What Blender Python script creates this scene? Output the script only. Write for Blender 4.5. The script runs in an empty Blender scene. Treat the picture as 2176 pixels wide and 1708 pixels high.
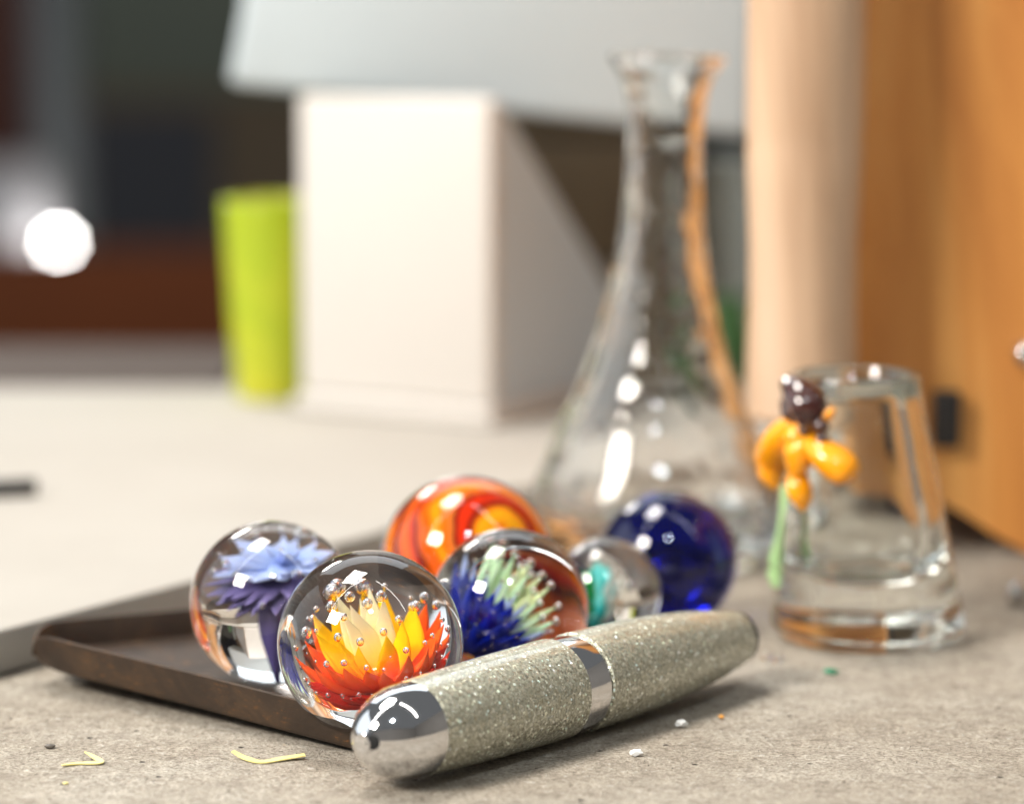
import bpy, bmesh, math, random
from mathutils import Vector, Matrix
random.seed(7)
sc = bpy.context.scene
col = sc.collection
MM = 0.001

# ---------------------------------------------------------------- camera
FPX, CX, CY, PITCH, CAMH = 6044.0, 1088.0, 854.0, math.radians(8.0425), 99.74
cam_d = bpy.data.cameras.new('camera')
cam = bpy.data.objects.new('camera', cam_d)
col.objects.link(cam)
cam.location = (0, 0, CAMH*MM)
cam.rotation_euler = (math.pi/2 - PITCH, 0, 0)
cam_d.sensor_width = 36.0
cam_d.lens = 100.0
cam_d.clip_start = 0.01
cam_d.clip_end = 20.0
cam_d.dof.use_dof = True
cam_d.dof.focus_distance = 0.379
cam_d.dof.aperture_fstop = 9.8
cam_d.dof.aperture_blades = 9
cam_d.dof.aperture_rotation = math.radians(8)
sc.camera = cam

# ---------------------------------------------------------------- world, lamps, exposure
w = bpy.data.worlds.new('World')
sc.world = w
w.use_nodes = True
bg = w.node_tree.nodes['Background']
bg.inputs[0].default_value = (0.95, 0.98, 1.0, 1)
bg.inputs[1].default_value = 0.13

def area(name, loc, target, shape, sx, sy, power, color):
    L = bpy.data.lights.new(name, 'AREA')
    L.shape = shape
    L.size = sx
    L.size_y = sy
    L.energy = power
    L.color = color
    o = bpy.data.objects.new(name, L)
    col.objects.link(o)
    o.location = loc
    d = Vector(target) - Vector(loc)
    o.rotation_euler = d.to_track_quat('-Z', 'Y').to_euler()
    return o
T0 = Vector((0.0, 0.46, 0.03))
area('key_softbox', T0 + Vector((-.64, -.53, .56))*1.1, T0, 'RECTANGLE', .28, .26, 13.0, (1.0, .935, .85))
area('bench_lamp', T0 + Vector((.02, -.69, .72))*0.8, T0, 'DISK', .07, .07, 1.0, (.84, .94, 1.0))
area('overhead_lamp', T0 + Vector((-.26, .20, .945))*1.7, T0, 'RECTANGLE', .62, .40, 21.0, (1.0, .955, .89))
area('rear_lamp', T0 + Vector((-.38, .80, .46))*1.6, T0, 'RECTANGLE', .28, .12, 3.2, (1.0, .95, .88))
area('rear_skylight', (-.3, 2.6, 1.9), T0, 'RECTANGLE', 2.6, 1.0, 15.0, (.86, .94, 1.0))
area('side_window', (-2.2, .6, .9), T0, 'RECTANGLE', 2.4, 1.7, 13.0, (.86, .94, 1.0))
area('ceiling_tube', (-.75, .2, 1.5), (-.6, .3, 0), 'RECTANGLE', .04, 1.5, 2.5, (1.0, .98, .93))
area('ceiling_tube', (.75, .1, 1.5), (.6, .2, 0), 'RECTANGLE', .04, 1.5, 2.5, (1.0, .98, .93))

sc.view_settings.view_transform = 'Standard'
sc.view_settings.look = 'None'
sc.view_settings.exposure = 0.36
sc.view_settings.gamma = 1.0
cy = sc.cycles
cy.max_bounces = 24
cy.transmission_bounces = 24
cy.glossy_bounces = 12
cy.diffuse_bounces = 4
cy.transparent_max_bounces = 16
cy.caustics_reflective = True
cy.caustics_refractive = True
cy.blur_glossy = 0.4
cy.sample_clamp_indirect = 12.0
cy.use_denoising = True
cy.use_adaptive_sampling = True
cy.adaptive_threshold = 0.012

# ---------------------------------------------------------------- projection helpers (world points of real planes)
CAM = Vector((0, 0, CAMH))
FW = Vector((0, math.cos(PITCH), -math.sin(PITCH)))
UPV = Vector((0, math.sin(PITCH), math.cos(PITCH)))
RT = Vector((1, 0, 0))
def ray(px, py): return RT*((px-CX)/FPX) + UPV*((CY-py)/FPX) + FW
def on_plane(px, py, z=0.0):
    d = ray(px, py); return CAM + d*((z-CAMH)/d.z)
def at_y(px, py, y):
    d = ray(px, py); return CAM + d*(y/d.y)

# ---------------------------------------------------------------- object helpers (all lengths in millimetres)
def link(o, parent=None):
    col.objects.link(o)
    if parent is not None: o.parent = parent
    return o
def tag(o, label, cat, group=None):
    o['label'] = label; o['category'] = cat
    if group: o['group'] = group
    return o
def thing(name, loc, label, cat, group=None):
    o = bpy.data.objects.new(name, None)
    o.empty_display_size = 0.005
    o.location = Vector(loc)*MM
    link(o)
    return tag(o, label, cat, group)
def mesh_from(bm, mat, smooth=True, sharp=40):
    bmesh.ops.recalc_face_normals(bm, faces=bm.faces[:])
    me = bpy.data.meshes.new('mesh')
    bm.to_mesh(me); bm.free()
    if smooth:
        for p in me.polygons: p.use_smooth = True
        if sharp: me.set_sharp_from_angle(angle=math.radians(sharp))
    if mat: me.materials.append(mat)
    return me
def obj(name, bm, mat, parent=None, loc=None, smooth=True, sharp=40):
    me = mesh_from(bm, mat, smooth, sharp)
    me.name = name
    o = bpy.data.objects.new(name, me)
    if loc is not None: o.location = Vector(loc)*MM
    return link(o, parent)

def bm_lathe(prof, n=64, ax=None, wob=None):
    """closed surface of revolution from (r, z) points in mm; r == 0 closes on the axis"""
    bm = bmesh.new(); rings = []
    for r, z in prof:
        if r <= 1e-6: rings.append([bm.verts.new((0, 0, z*MM))])
        else:
            row = []
            for k in range(n):
                a = 2*math.pi*k/n
                rr = r*(1 + (wob(a, z) if wob else 0))
                row.append(bm.verts.new((rr*MM*math.cos(a), rr*MM*math.sin(a), z*MM)))
            rings.append(row)
    for A, B in zip(rings, rings[1:]):
        if len(A) == 1 and len(B) == 1: continue
        for k in range(n):
            k2 = (k+1) % n
            if len(A) == 1: bm.faces.new((A[0], B[k], B[k2]))
            elif len(B) == 1: bm.faces.new((A[k], A[k2], B[0]))
            else: bm.faces.new((A[k], A[k2], B[k2], B[k]))
    return bm
def bm_ball(r, seg=48, rings=32):
    bm = bmesh.new()
    bmesh.ops.create_uvsphere(bm, u_segments=seg, v_segments=rings, radius=r*MM)
    return bm
def bm_box(x0, x1, y0, y1, z0, z1, bev=0.0, seg=3):
    bm = bmesh.new()
    bmesh.ops.create_cube(bm, size=1.0)
    for v in bm.verts:
        v.co = Vector(((x0 if v.co.x < 0 else x1)*MM, (y0 if v.co.y < 0 else y1)*MM, (z0 if v.co.z < 0 else z1)*MM))
    if bev: bmesh.ops.bevel(bm, geom=bm.edges[:], offset=bev*MM, segments=seg, profile=.5, affect='EDGES')
    return bm
def bm_prism(poly, d0, d1, axis='y', bev=0.0):
    """poly of (u, v) mm extruded along axis: y -> (u=x, v=z); z -> (u=x, v=y)"""
    bm = bmesh.new()
    def P(u, v, d): return Vector((u, d, v))*MM if axis == 'y' else Vector((u, v, d))*MM
    a = [bm.verts.new(P(u, v, d0)) for u, v in poly]
    b = [bm.verts.new(P(u, v, d1)) for u, v in poly]
    bm.faces.new(a); bm.faces.new(b[::-1])
    n = len(poly)
    for k in range(n): bm.faces.new((a[k], a[(k+1) % n], b[(k+1) % n], b[k]))
    bmesh.ops.recalc_face_normals(bm, faces=bm.faces[:])
    if bev: bmesh.ops.bevel(bm, geom=bm.edges[:], offset=bev*MM, segments=3, profile=.5, affect='EDGES')
    return bm
def smoothline(pts, n=8):
    """Catmull-Rom through 2-D / 3-D points"""
    out = []; V = [Vector(p) for p in pts]
    for i in range(len(V)-1):
        p0 = V[max(i-1, 0)]; p1 = V[i]; p2 = V[i+1]; p3 = V[min(i+2, len(V)-1)]
        for k in range(n):
            t = k/n
            out.append(.5*((2*p1)+(p2-p0)*t+(2*p0-5*p1+4*p2-p3)*t*t+(3*p1-p0-3*p2+p3)*t**3))
    out.append(V[-1]); return out
def bm_tube(pts, rad, n=16, flat=1.0):
    """tube along 3-D points (mm), rad a list or number; closed ends"""
    P = [Vector(p) for p in pts]; bm = bmesh.new(); rings = []
    up = Vector((0, 0, 1))
    for i, p in enumerate(P):
        t = (P[min(i+1, len(P)-1)] - P[max(i-1, 0)]).normalized()
        s = t.cross(up)
        if s.length < 1e-3: s = t.cross(Vector((1, 0, 0)))
        s.normalize(); u = s.cross(t)
        r = rad[i] if isinstance(rad, (list, tuple)) else rad
        rings.append([bm.verts.new((p + s*(r*math.cos(2*math.pi*k/n)) + u*(flat*r*math.sin(2*math.pi*k/n)))*MM) for k in range(n)])
    for A, B in zip(rings, rings[1:]):
        for k in range(n): bm.faces.new((A[k], A[(k+1) % n], B[(k+1) % n], B[k]))
    bm.faces.new(rings[0][::-1]); bm.faces.new(rings[-1])
    return bm

# ---------------------------------------------------------------- materials
class NT:
    def __init__(s, name):
        s.m = bpy.data.materials.new(name); s.m.use_nodes = True
        s.t = s.m.node_tree; s.t.nodes.clear()
        s.out = s.t.nodes.new('ShaderNodeOutputMaterial')
    def n(s, kind, **kw):
        nd = s.t.nodes.new(kind)
        for k, v in kw.items():
            if k.startswith('i_'):
                key = k[2:].replace('_', ' ')
                nd.inputs[key].default_value = v
            else: setattr(nd, k, v)
        return nd
    def l(s, a, b): s.t.links.new(a, b)
    def ramp(s, fac, stops, interp='LINEAR'):
        r = s.n('ShaderNodeValToRGB'); r.color_ramp.interpolation = interp
        e = r.color_ramp.elements
        while len(e) > 1: e.remove(e[0])
        e[0].position = stops[0][0]; e[0].color = (*stops[0][1], 1)
        for p, c in stops[1:]:
            q = e.new(p); q.color = (*c, 1)
        s.l(fac, r.inputs[0]); return r.outputs[0]
    def coords(s, scale=1.0, which='Object', vec=None):
        tc = s.n('ShaderNodeTexCoord'); mp = s.n('ShaderNodeMapping')
        s.l(tc.outputs[which], mp.inputs[0])
        mp.inputs['Scale'].default_value = vec if vec else (scale,)*3
        return mp.outputs[0]
    def noise(s, vec, scale=1.0, detail=4, rough=.55, dist=0.0):
        nd = s.n('ShaderNodeTexNoise'); s.l(vec, nd.inputs['Vector'])
        nd.inputs['Scale'].default_value = scale; nd.inputs['Detail'].default_value = detail
        nd.inputs['Roughness'].default_value = rough; nd.inputs['Distortion'].default_value = dist
        return nd.outputs['Fac']
    def mix(s, fac, a, b, mode='MIX'):
        nd = s.n('ShaderNodeMix', data_type='RGBA', blend_type=mode)
        for v, i in ((fac, 0), (a, 6), (b, 7)):
            if hasattr(v, 'is_linked') or hasattr(v, 'links'): s.l(v, nd.inputs[i])
            elif isinstance(v, (int, float)): nd.inputs[i].default_value = v
            else: nd.inputs[i].default_value = (*v, 1)
        return nd.outputs[2]
    def math(s, op, a, b=0.0, c=0.0, clamp=False):
        nd = s.n('ShaderNodeMath', operation=op, use_clamp=clamp)
        for v, i in ((a, 0), (b, 1), (c, 2)):
            if hasattr(v, 'links'): s.l(v, nd.inputs[i])
            else: nd.inputs[i].default_value = v
        return nd.outputs[0]
    def bump(s, h, strength=.5, dist=.0002, normal=None):
        b = s.n('ShaderNodeBump'); s.l(h, b.inputs['Height'])
        b.inputs['Strength'].default_value = strength; b.inputs['Distance'].default_value = dist
        if normal: s.l(normal, b.inputs['Normal'])
        return b.outputs[0]
    def pbr(s, base=None, rough=.5, metal=0.0, normal=None, **kw):
        p = s.n('ShaderNodeBsdfPrincipled')
        for v, k in ((base, 'Base Color'), (rough, 'Roughness'), (metal, 'Metallic')):
            if v is None: continue
            if hasattr(v, 'links'): s.l(v, p.inputs[k])
            elif isinstance(v, (int, float)): p.inputs[k].default_value = v
            else: p.inputs[k].default_value = (*v, 1)
        if normal: s.l(normal, p.inputs['Normal'])
        for k, v in kw.items():
            p.inputs[k.replace('_', ' ')].default_value = v
        s.l(p.outputs[0], s.out.inputs[0]); return p

def mat_glass(name, color=(1, 1, 1), rough=0.0, ior=1.5, wave=0.0, wscale=60):
    t = NT(name)
    g = t.n('ShaderNodeBsdfGlass'); g.inputs['Color'].default_value = (*color, 1)
    g.inputs['Roughness'].default_value = rough; g.inputs['IOR'].default_value = ior
    if wave:
        v = t.coords(1.0)
        t.l(t.bump(t.noise(v, wscale, 2, .5), wave, .002), g.inputs['Normal'])
    t.l(g.outputs[0], t.out.inputs[0]); return t.m

def mat_simple(name, c1, c2=None, scale=40, rough=.5, metal=0.0, bump=0.0, bscale=300, bdist=.0002, detail=4, vec=None, **kw):
    t = NT(name); v = t.coords(1.0, vec=vec)
    base = c1
    if c2: base = t.mix(t.noise(v, scale, detail, .6), c1, c2)
    nrm = t.bump(t.noise(v, bscale, 4, .6), bump, bdist) if bump else None
    t.pbr(base, rough, metal, nrm, **kw); return t.m

M = {}
# grey fibre-cement bench top
def mat_bench():
    t = NT('bench_board'); v = t.coords(1.0)
    big = t.noise(v, 28, 5, .6, .6)
    mid = t.noise(v, 210, 6, .65)
    fine = t.noise(v, 1900, 5, .75)
    c = t.ramp(big, [(.3, (.45, .385, .30)), (.5, (.57, .51, .42)), (.7, (.67, .62, .53))])
    c = t.mix(t.ramp(mid, [(.35, (.0,)*3), (.68, (1.0,)*3)]), t.mix(.55, c, (.20, .165, .125)), c)
    c = t.mix(t.ramp(fine, [(.38, (1.0,)*3), (.56, (0.0,)*3)]), c, t.mix(.7, c, (.14, .11, .085)))
    gr = t.noise(v, 760, 3, .7, .5)
    c = t.mix(t.ramp(gr, [(.36, (1.0,)*3), (.47, (0.0,)*3)]), c, t.mix(.55, c, (.13, .10, .07)))
    c = t.mix(t.ramp(gr, [(.60, (0.0,)*3), (.70, (1.0,)*3)]), c, t.mix(.4, c, (.85, .82, .76)))
    vo = t.n('ShaderNodeTexVoronoi'); t.l(v, vo.inputs['Vector']); vo.inputs['Scale'].default_value = 330
    pit = t.ramp(vo.outputs['Distance'], [(.06, (1, 1, 1)), (.16, (0, 0, 0))])
    sel = t.n('ShaderNodeSeparateColor'); t.l(vo.outputs['Color'], sel.inputs[0])
    few = t.math('GREATER_THAN', sel.outputs[0], .88)
    pitm = t.math('MULTIPLY', pit, few)
    c = t.mix(pitm, c, (.05, .04, .03))
    h = t.math('ADD', t.math('MULTIPLY', mid, .7), t.math('MULTIPLY', fine, .4))
    h = t.math('ADD', h, t.math('MULTIPLY', gr, .5))
    h = t.math('SUBTRACT', h, t.math('MULTIPLY', pitm, .8))
    t.pbr(c, .82, 0, t.bump(h, 1.0, .0011)); return t.m
M['bench'] = mat_bench()
M['board'] = mat_simple('pale_board', (.36, .335, .30), (.43, .41, .375), 25, .85, bump=.25, bscale=700, bdist=.0002, Specular_IOR_Level=.15)
M['dark_void'] = mat_simple('dark_wall', (.022, .019, .016), (.035, .03, .026), 6, .9)
M['rust'] = mat_simple('russet_wood', (.17, .045, .011), (.10, .03, .012), 3, .7, vec=(1, 1, 3), Specular_IOR_Level=.15)
M['charcoal'] = mat_simple('charcoal_paint', (.030, .033, .042), (.05, .05, .055), 2.2, .7, Specular_IOR_Level=.15)
M['olive'] = mat_simple('dark_green_paint', (.085, .11, .10), (.12, .12, .085), 2.5, .7, Specular_IOR_Level=.15)
M['grey_pipe'] = mat_simple('blue_grey_paint', (.30, .34, .35), (.36, .38, .40), 3, .5)
M['white_paper'] = mat_simple('white_paper', (.82, .81, .84), (.86, .85, .87), 30, .8)
M['cream'] = mat_simple('cream_enamel', (.57, .54, .505), (.61, .58, .545), 15, .45)
M['head_grey'] = mat_simple('pale_grey_enamel', (.43, .50, .535), (.50, .555, .58), 9, .4)
M['steel_brown'] = None
def mat_tray():
    t = NT('browned_steel'); v = t.coords(1.0)
    a = t.noise(v, 90, 6, .65, .8); b = t.noise(t.coords(1.0, vec=(1, 1, 4)), 620, 5, .7)
    c = t.ramp(a, [(.3, (.030, .020, .014)), (.5, (.048, .031, .021)), (.68, (.085, .05, .027))])
    rust = t.ramp(b, [(.58, (0, 0, 0)), (.74, (1, 1, 1))])
    c = t.mix(t.math('MULTIPLY', rust, t.ramp(a, [(.4, (0, 0, 0)), (.6, (1, 1, 1))])), c, (.30, .13, .035))
    t.pbr(c, t.ramp(b, [(.3, (.42,)*3), (.7, (.62,)*3)]), .35, t.bump(b, .25, .00012)); return t.m
M['tray'] = mat_tray()
M['chrome'] = mat_simple('chrome', (.78, .78, .79), (.72, .72, .73), 900, .07, 1.0, bump=.02, bscale=3000, bdist=.00005)
M['cap_dark'] = mat_simple('dark_metal', (.07, .07, .068), (.10, .10, .095), 400, .3, 1.0)
M['plug'] = mat_simple('black_plug', (.004, .004, .004), None, rough=.8)
def mat_glitter():
    t = NT('champagne_glitter_resin'); v = t.coords(1.0)
    vo = t.n('ShaderNodeTexVoronoi'); t.l(v, vo.inputs['Vector']); vo.inputs['Scale'].default_value = 3600
    v2 = t.n('ShaderNodeTexVoronoi'); t.l(v, v2.inputs['Vector']); v2.inputs['Scale'].default_value = 3100
    s = t.n('ShaderNodeSeparateColor'); t.l(vo.outputs['Color'], s.inputs[0])
    s2 = t.n('ShaderNodeSeparateColor'); t.l(v2.outputs['Color'], s2.inputs[0])
    c = t.ramp(s.outputs[0], [(.0, (.30, .295, .215)), (.45, (.45, .445, .345)), (.8, (.60, .595, .48)), (1, (.92, .91, .80))])
    col2 = t.n('ShaderNodeHueSaturation'); col2.inputs['Saturation'].default_value = .30; col2.inputs['Value'].default_value = 1.5
    t.l(v2.outputs['Color'], col2.inputs['Color'])
    c = t.mix(t.math('GREATER_THAN', s2.outputs[1], .968), c, col2.outputs[0])
    # each flake tilts its own way
    ge = t.n('ShaderNodeNewGeometry')
    sub = t.n('ShaderNodeVectorMath', operation='SUBTRACT'); t.l(vo.outputs['Color'], sub.inputs[0]); sub.inputs[1].default_value = (.5, .5, .5)
    sca = t.n('ShaderNodeVectorMath', operation='SCALE'); t.l(sub.outputs[0], sca.inputs[0]); sca.inputs['Scale'].default_value = 1.0
    add = t.n('ShaderNodeVectorMath', operation='ADD'); t.l(ge.outputs['Normal'], add.inputs[0]); t.l(sca.outputs[0], add.inputs[1])
    nor = t.n('ShaderNodeVectorMath', operation='NORMALIZE'); t.l(add.outputs[0], nor.inputs[0])
    p = t.pbr(c, .42, .5, nor.outputs[0])
    p.inputs['Coat Weight'].default_value = 1.0
    p.inputs['Coat Roughness'].default_value = .06
    p.inputs['Coat IOR'].default_value = 1.5
    return t.m
M['glitter'] = mat_glitter()
M['glass'] = mat_glass('clear_glass', (1, 1, 1))
M['bubble'] = mat_glass('air_bubble', (1, 1, 1), ior=1/1.5)
M['flask_glass'] = mat_glass('blown_glass', (.985, .992, .99), wave=.6, wscale=85)
M['cup_glass'] = mat_glass('thick_blown_glass', (.98, .99, .98), wave=.22, wscale=70)
M['cobalt'] = NT('cobalt_glass'); M['cobalt'].pbr((.002, .004, .19), .0, 0, None, Transmission_Weight=1.0, IOR=1.5); M['cobalt'] = M['cobalt'].m
def mat_grad(name, stops, rough=.35):
    t = NT(name); tc = t.n('ShaderNodeTexCoord'); sx = t.n('ShaderNodeSeparateXYZ')
    t.l(tc.outputs['Generated'], sx.inputs[0])
    nz = t.noise(t.coords(1.0), 500, 3, .6)
    f = t.math('ADD', sx.outputs['Z'], t.math('MULTIPLY', t.math('SUBTRACT', nz, .5), .18))
    t.pbr(t.ramp(f, stops), 1.0, Specular_IOR_Level=0.0); return t.m
M['p_cream'] = mat_grad('cream_petal', [(0, (.90, .20, .01)), (.2, (.97, .50, .02)), (.42, (.98, .74, .16)), (.7, (.97, .86, .48)), (1, (.92, .85, .62))])
M['p_yellow'] = mat_grad('yellow_petal', [(0, (.85, .10, .006)), (.2, (.95, .28, .006)), (.45, (.98, .50, .008)), (1, (.98, .58, .012))])
M['p_red'] = mat_grad('red_orange_petal', [(0, (.5, .014, .004)), (.3, (.85, .055, .008)), (1, (.95, .12, .015))])
M['p_dark'] = mat_grad('dark_red_petal', [(0, (.36, .004, .003)), (1, (.50, .012, .006))])
M['p_lilac'] = mat_grad('periwinkle_petal', [(0, (.10, .17, .50)), (.4, (.36, .47, .82)), (1, (.52, .60, .88))])
M['p_purple'] = mat_grad('dusky_purple_petal', [(0, (.018, .016, .06)), (.5, (.075, .06, .17)), (1, (.19, .16, .34))])
M['p_navy'] = mat_grad('navy_petal', [(0, (.002, .005, .06)), (1, (.003, .012, .26))])
M['p_green'] = mat_grad('mint_petal', [(0, (.25, .5, .38)), (.5, (.5, .72, .42)), (1, (.62, .82, .56))])
M['p_lemon'] = mat_grad('lemon_petal', [(0, (.25, .5, .38)), (.5, (.62, .7, .3)), (1, (.72, .8, .48))])
M['p_sky'] = mat_grad('pale_blue_petal', [(0, (.08, .14, .5)), (.5, (.3, .4, .75)), (1, (.46, .55, .85))])
M['p_teal'] = mat_grad('teal_petal', [(0, (.0, .25, .22)), (.5, (.01, .55, .55)), (1, (.25, .8, .76))])
M['p_emerald'] = mat_grad('emerald_petal', [(0, (.0, .10, .02)), (1, (.0, .28, .05))])
M['p_white'] = mat_grad('white_petal', [(0, (.5, .62, .55)), (1, (.75, .78, .74))])
M['stem_green'] = mat_simple('leaf_green_glass', (.36, .60, .24), (.46, .68, .34), 150, .2, Coat_Weight=.6)
M['or_glass'] = mat_simple('orange_opaque_glass', (.95, .30, .001), (.98, .42, .003), 120, .22, Coat_Weight=.5, Coat_Roughness=.03)
M['brown_glass'] = mat_simple('dark_brown_glass', (.035, .008, .006), (.06, .014, .010), 200, .12, Coat_Weight=1.0, Coat_Roughness=.03)
def mat_swirl(eye):
    t = NT('orange_swirl_glass'); v = t.coords(1.0)
    nd = t.n('ShaderNodeTexNoise'); t.l(v, nd.inputs['Vector']); nd.inputs['Scale'].default_value = 95; nd.inputs['Detail'].default_value = 2
    sub = t.n('ShaderNodeVectorMath', operation='SUBTRACT'); t.l(nd.outputs['Color'], sub.inputs[0]); sub.inputs[1].default_value = (.5, .5, .5)
    sca = t.n('ShaderNodeVectorMath', operation='SCALE'); t.l(sub.outputs[0], sca.inputs[0]); sca.inputs['Scale'].default_value = .006
    add = t.n('ShaderNodeVectorMath', operation='ADD'); t.l(v, add.inputs[0]); t.l(sca.outputs[0], add.inputs[1])
    nor = t.n('ShaderNodeVectorMath', operation='NORMALIZE'); t.l(add.outputs[0], nor.inputs[0])
    dot = t.n('ShaderNodeVectorMath', operation='DOT_PRODUCT'); t.l(nor.outputs[0], dot.inputs[0]); dot.inputs[1].default_value = eye
    ang = t.math('DIVIDE', t.math('ARCCOSINE', dot.outputs['Value']), math.pi)
    O, Y, Rd, Mx, P = (.88, .13, .004), (.95, .40, .006), (.68, .03, .004), (.07, .003, .006), (.92, .22, .03)
    c = t.ramp(ang, [(.0, O), (.035, Y), (.10, Y), (.125, O), (.15, Mx), (.18, Rd), (.235, Rd), (.255, Mx), (.275, P), (.30, O), (.345, Y), (.375, O), (.43, O), (.455, Mx), (.485, Rd), (.52, O), (.56, O), (.60, Mx), (.64, O), (.70, Y), (.76, Rd), (.82, O), (.9, Mx), (1, O)])
    t.pbr(c, .8, Specular_IOR_Level=0.0); return t.m
def mat_wood(name, a, b, c_, sc_=1.0):
    t = NT(name); v = t.coords(1.0, vec=(1, 1, .12))
    n1 = t.noise(v, 55*sc_, 5, .6, .7); n2 = t.noise(t.coords(1.0, vec=(1, 1, .03)), 700, 3, .6)
    c = t.ramp(n1, [(.3, a), (.5, b), (.7, c_)])
    c = t.mix(.12, c, t.mix(n2, (.1, .04, .01), (.9, .7, .45)), 'OVERLAY')
    t.pbr(c, .5, 0, t.bump(n2, .1, .0002)); return t.m
M['wood_orange'] = mat_wood('honey_wood', (.42, .15, .03), (.62, .27, .064), (.76, .41, .13))
M['wood_pale'] = mat_wood('pale_turned_wood', (.36, .22, .13), (.60, .42, .285), (.70, .54, .41), .6)
M['black'] = mat_simple('black_metal', (.02, .019, .02), (.035, .032, .03), 150, .45, .4)
M['lime'] = None
def mat_lime():
    t = NT('lime_glaze'); v = t.coords(1.0)
    c = t.ramp(t.noise(v, 26, 2, .5, .4), [(.36, (.34, .43, .012)), (.5, (.50, .52, .025)), (.66, (.58, .52, .04))])
    t.pbr(c, .25); return t.m
M['lime'] = mat_lime()
M['mint_jar'] = mat_simple('pale_mint_glaze', (.55, .63, .62), (.62, .69, .67), 20, .35)
M['green_bottle'] = mat_simple('bottle_green_glaze', (.05, .14, .045), (.08, .19, .06), 30, .3)
M['shaving'] = mat_simple('yellow_shaving', (.78, .66, .20), (.84, .75, .36), 800, .5)
M['white_chip'] = mat_simple('milky_chip', (.75, .77, .76), (.8, .8, .8), 900, .15)
M['orange_chip'] = mat_simple('amber_chip', (.7, .3, .03), (.75, .36, .05), 900, .3)
M['green_chip'] = mat_simple('emerald_chip', (.01, .24, .12), (.02, .3, .16), 900, .15)
M['dark_flake'] = mat_simple('dark_flake', (.06, .05, .04), (.12, .10, .08), 900, .5)
M['silver'] = mat_simple('silver_bead', (.5, .5, .52), (.6, .6, .6), 300, .2, 1.0)

# ---------------------------------------------------------------- the setting
o = obj('tabletop', bm_box(-900, 900, -60, 818, -30, 0), M['bench'], smooth=False); o['kind'] = 'structure'
o = obj('back_wall', bm_box(-2500, 2500, 5500, 5520, -770, 2200), M['dark_void'], smooth=False); o['kind'] = 'structure'
FLZ = -750
M['wall_rear'] = mat_simple('umber_wall_paint', (.36, .33, .30), (.46, .43, .40), 2.0, .85)
o = obj('added_rear_wall', bm_box(-2500, 2500, -1720, -1700, -770, 1300), M['wall_rear'], smooth=False); o['kind'] = 'structure'  # unseen wall added for its reflection in chrome and glass
o = obj('added_side_wall', bm_box(2500.5, 2520, -1700, 5500, -770, 1500), M['wall_rear'], smooth=False); o['kind'] = 'structure'  # also unseen, added to vary the reflections
o = obj('floor', bm_box(-2500, 2500, -1700, 5500, FLZ-20, FLZ), M['dark_void'], smooth=False); o['kind'] = 'structure'

# pale board lying on the bench behind the tray
e0 = on_plane(0, 1338, 7); e1 = on_plane(411, 1232, 7)
sl = (e1 - e0).normalized()
a0 = e0 - sl*60; a1 = e0 + sl*95
back = Vector((-sl.y, sl.x, 0))
poly = [(a0.x, a0.y), (a1.x, a1.y), (a1.x+12, a1.y+40), (60, 575), (60, 682), (-400, 682), (-400, a0.y+40)]
pb = obj('pale_board', bm_prism(poly, 0.2, 7, 'z', .5), M['board'])
tag(pb, 'pale stone grey board lying flat on the bench behind the brown tray', 'board')

# ---------------------------------------------------------------- brown steel scoop tray
FLOOR = 1.1
def lift(x): return max(0.0, -14 - x)*.056
tray = thing('metal_tray', (0, 0, 0), 'shallow brown steel scoop tray with two upturned sides holding the glass marbles', 'tray')
front = smoothline([(-69.6, 409.5), (-67, 404.8), (-61.5, 400.0), (-42, 385.6), (-23.5, 371.4), (-20, 369.4)], 10)
backl = smoothline([(-69.6, 410.0), (-68.8, 412.6), (-65, 416.4), (-49.5, 427.5), (-24, 446), (4, 466)], 10)
rightl = smoothline([(-20, 369.4), (-8, 379), (7, 396), (17, 412), (22, 427), (15, 446), (9, 458), (4, 466)], 6)
loop = [tuple(p) for p in front] + [tuple(p) for p in rightl[1:]] + [tuple(p) for p in backl[::-1][1:-1]]
bm = bmesh.new()
top = [bm.verts.new((x*MM, y*MM, (FLOOR+lift(x))*MM)) for x, y in loop]
bot = [bm.verts.new((x*MM, y*MM, (FLOOR-.75+lift(x))*MM)) for x, y in loop]
n = len(loop)
bm.faces.new(top); bm.faces.new(bot[::-1])
for k in range(n): bm.faces.new((top[k], bot[k], bot[(k+1) % n], top[(k+1) % n]))
bmesh.ops.triangulate(bm, faces=[f for f in bm.faces if len(f.verts) > 4])
obj('tray_floor', bm, M['tray'], tray, smooth=False)
def wall(line, side, hfun, lean=1.1, th=.5):
    """upstanding side of the tray: rises from the floor edge, leans a little outward, ends rounded"""
    bm = bmesh.new(); rows = []; m = len(line)
    acc = [0.0]
    for i in range(1, m): acc.append(acc[-1] + (line[i]-line[i-1]).length)
    for i, p in enumerate(line):
        t = (line[min(i+1, m-1)] - line[max(i-1, 0)]).normalized()
        nrm = Vector((t.y, -t.x))*side
        h = hfun(acc[i], acc[-1]); z0 = FLOOR - .75 + lift(p.x)
        prof = [(0.0, 0.0), (.25, .22), (.45, .7), (lean, h), (lean-th*.25, h+.16), (lean-th*.75, h+.14), (lean-th, h), (.45-th, .95), (.0-th, .76)]
        rows.append([bm.verts.new(((p.x+nrm.x*u)*MM, (p.y+nrm.y*u)*MM, (z0+max(v*(1 if h > .9 else h/.9), 0))*MM)) for u, v in prof])
    k = len(rows[0])
    for A, B in zip(rows, rows[1:]):
        for j in range(k): bm.faces.new((A[j], A[(j+1) % k], B[(j+1) % k], B[j]))
    bm.faces.new(rows[0]); bm.faces.new(rows[-1][::-1])
    return bm
def hf(s, L):
    a = min(1.0, max(0.0, s/8.5)); b = min(1.0, max(0.0, (L-s)/3.6))
    return .95 + 4.1*math.sqrt(1-(1-a)**2)*math.sqrt(1-(1-b)**2)
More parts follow.
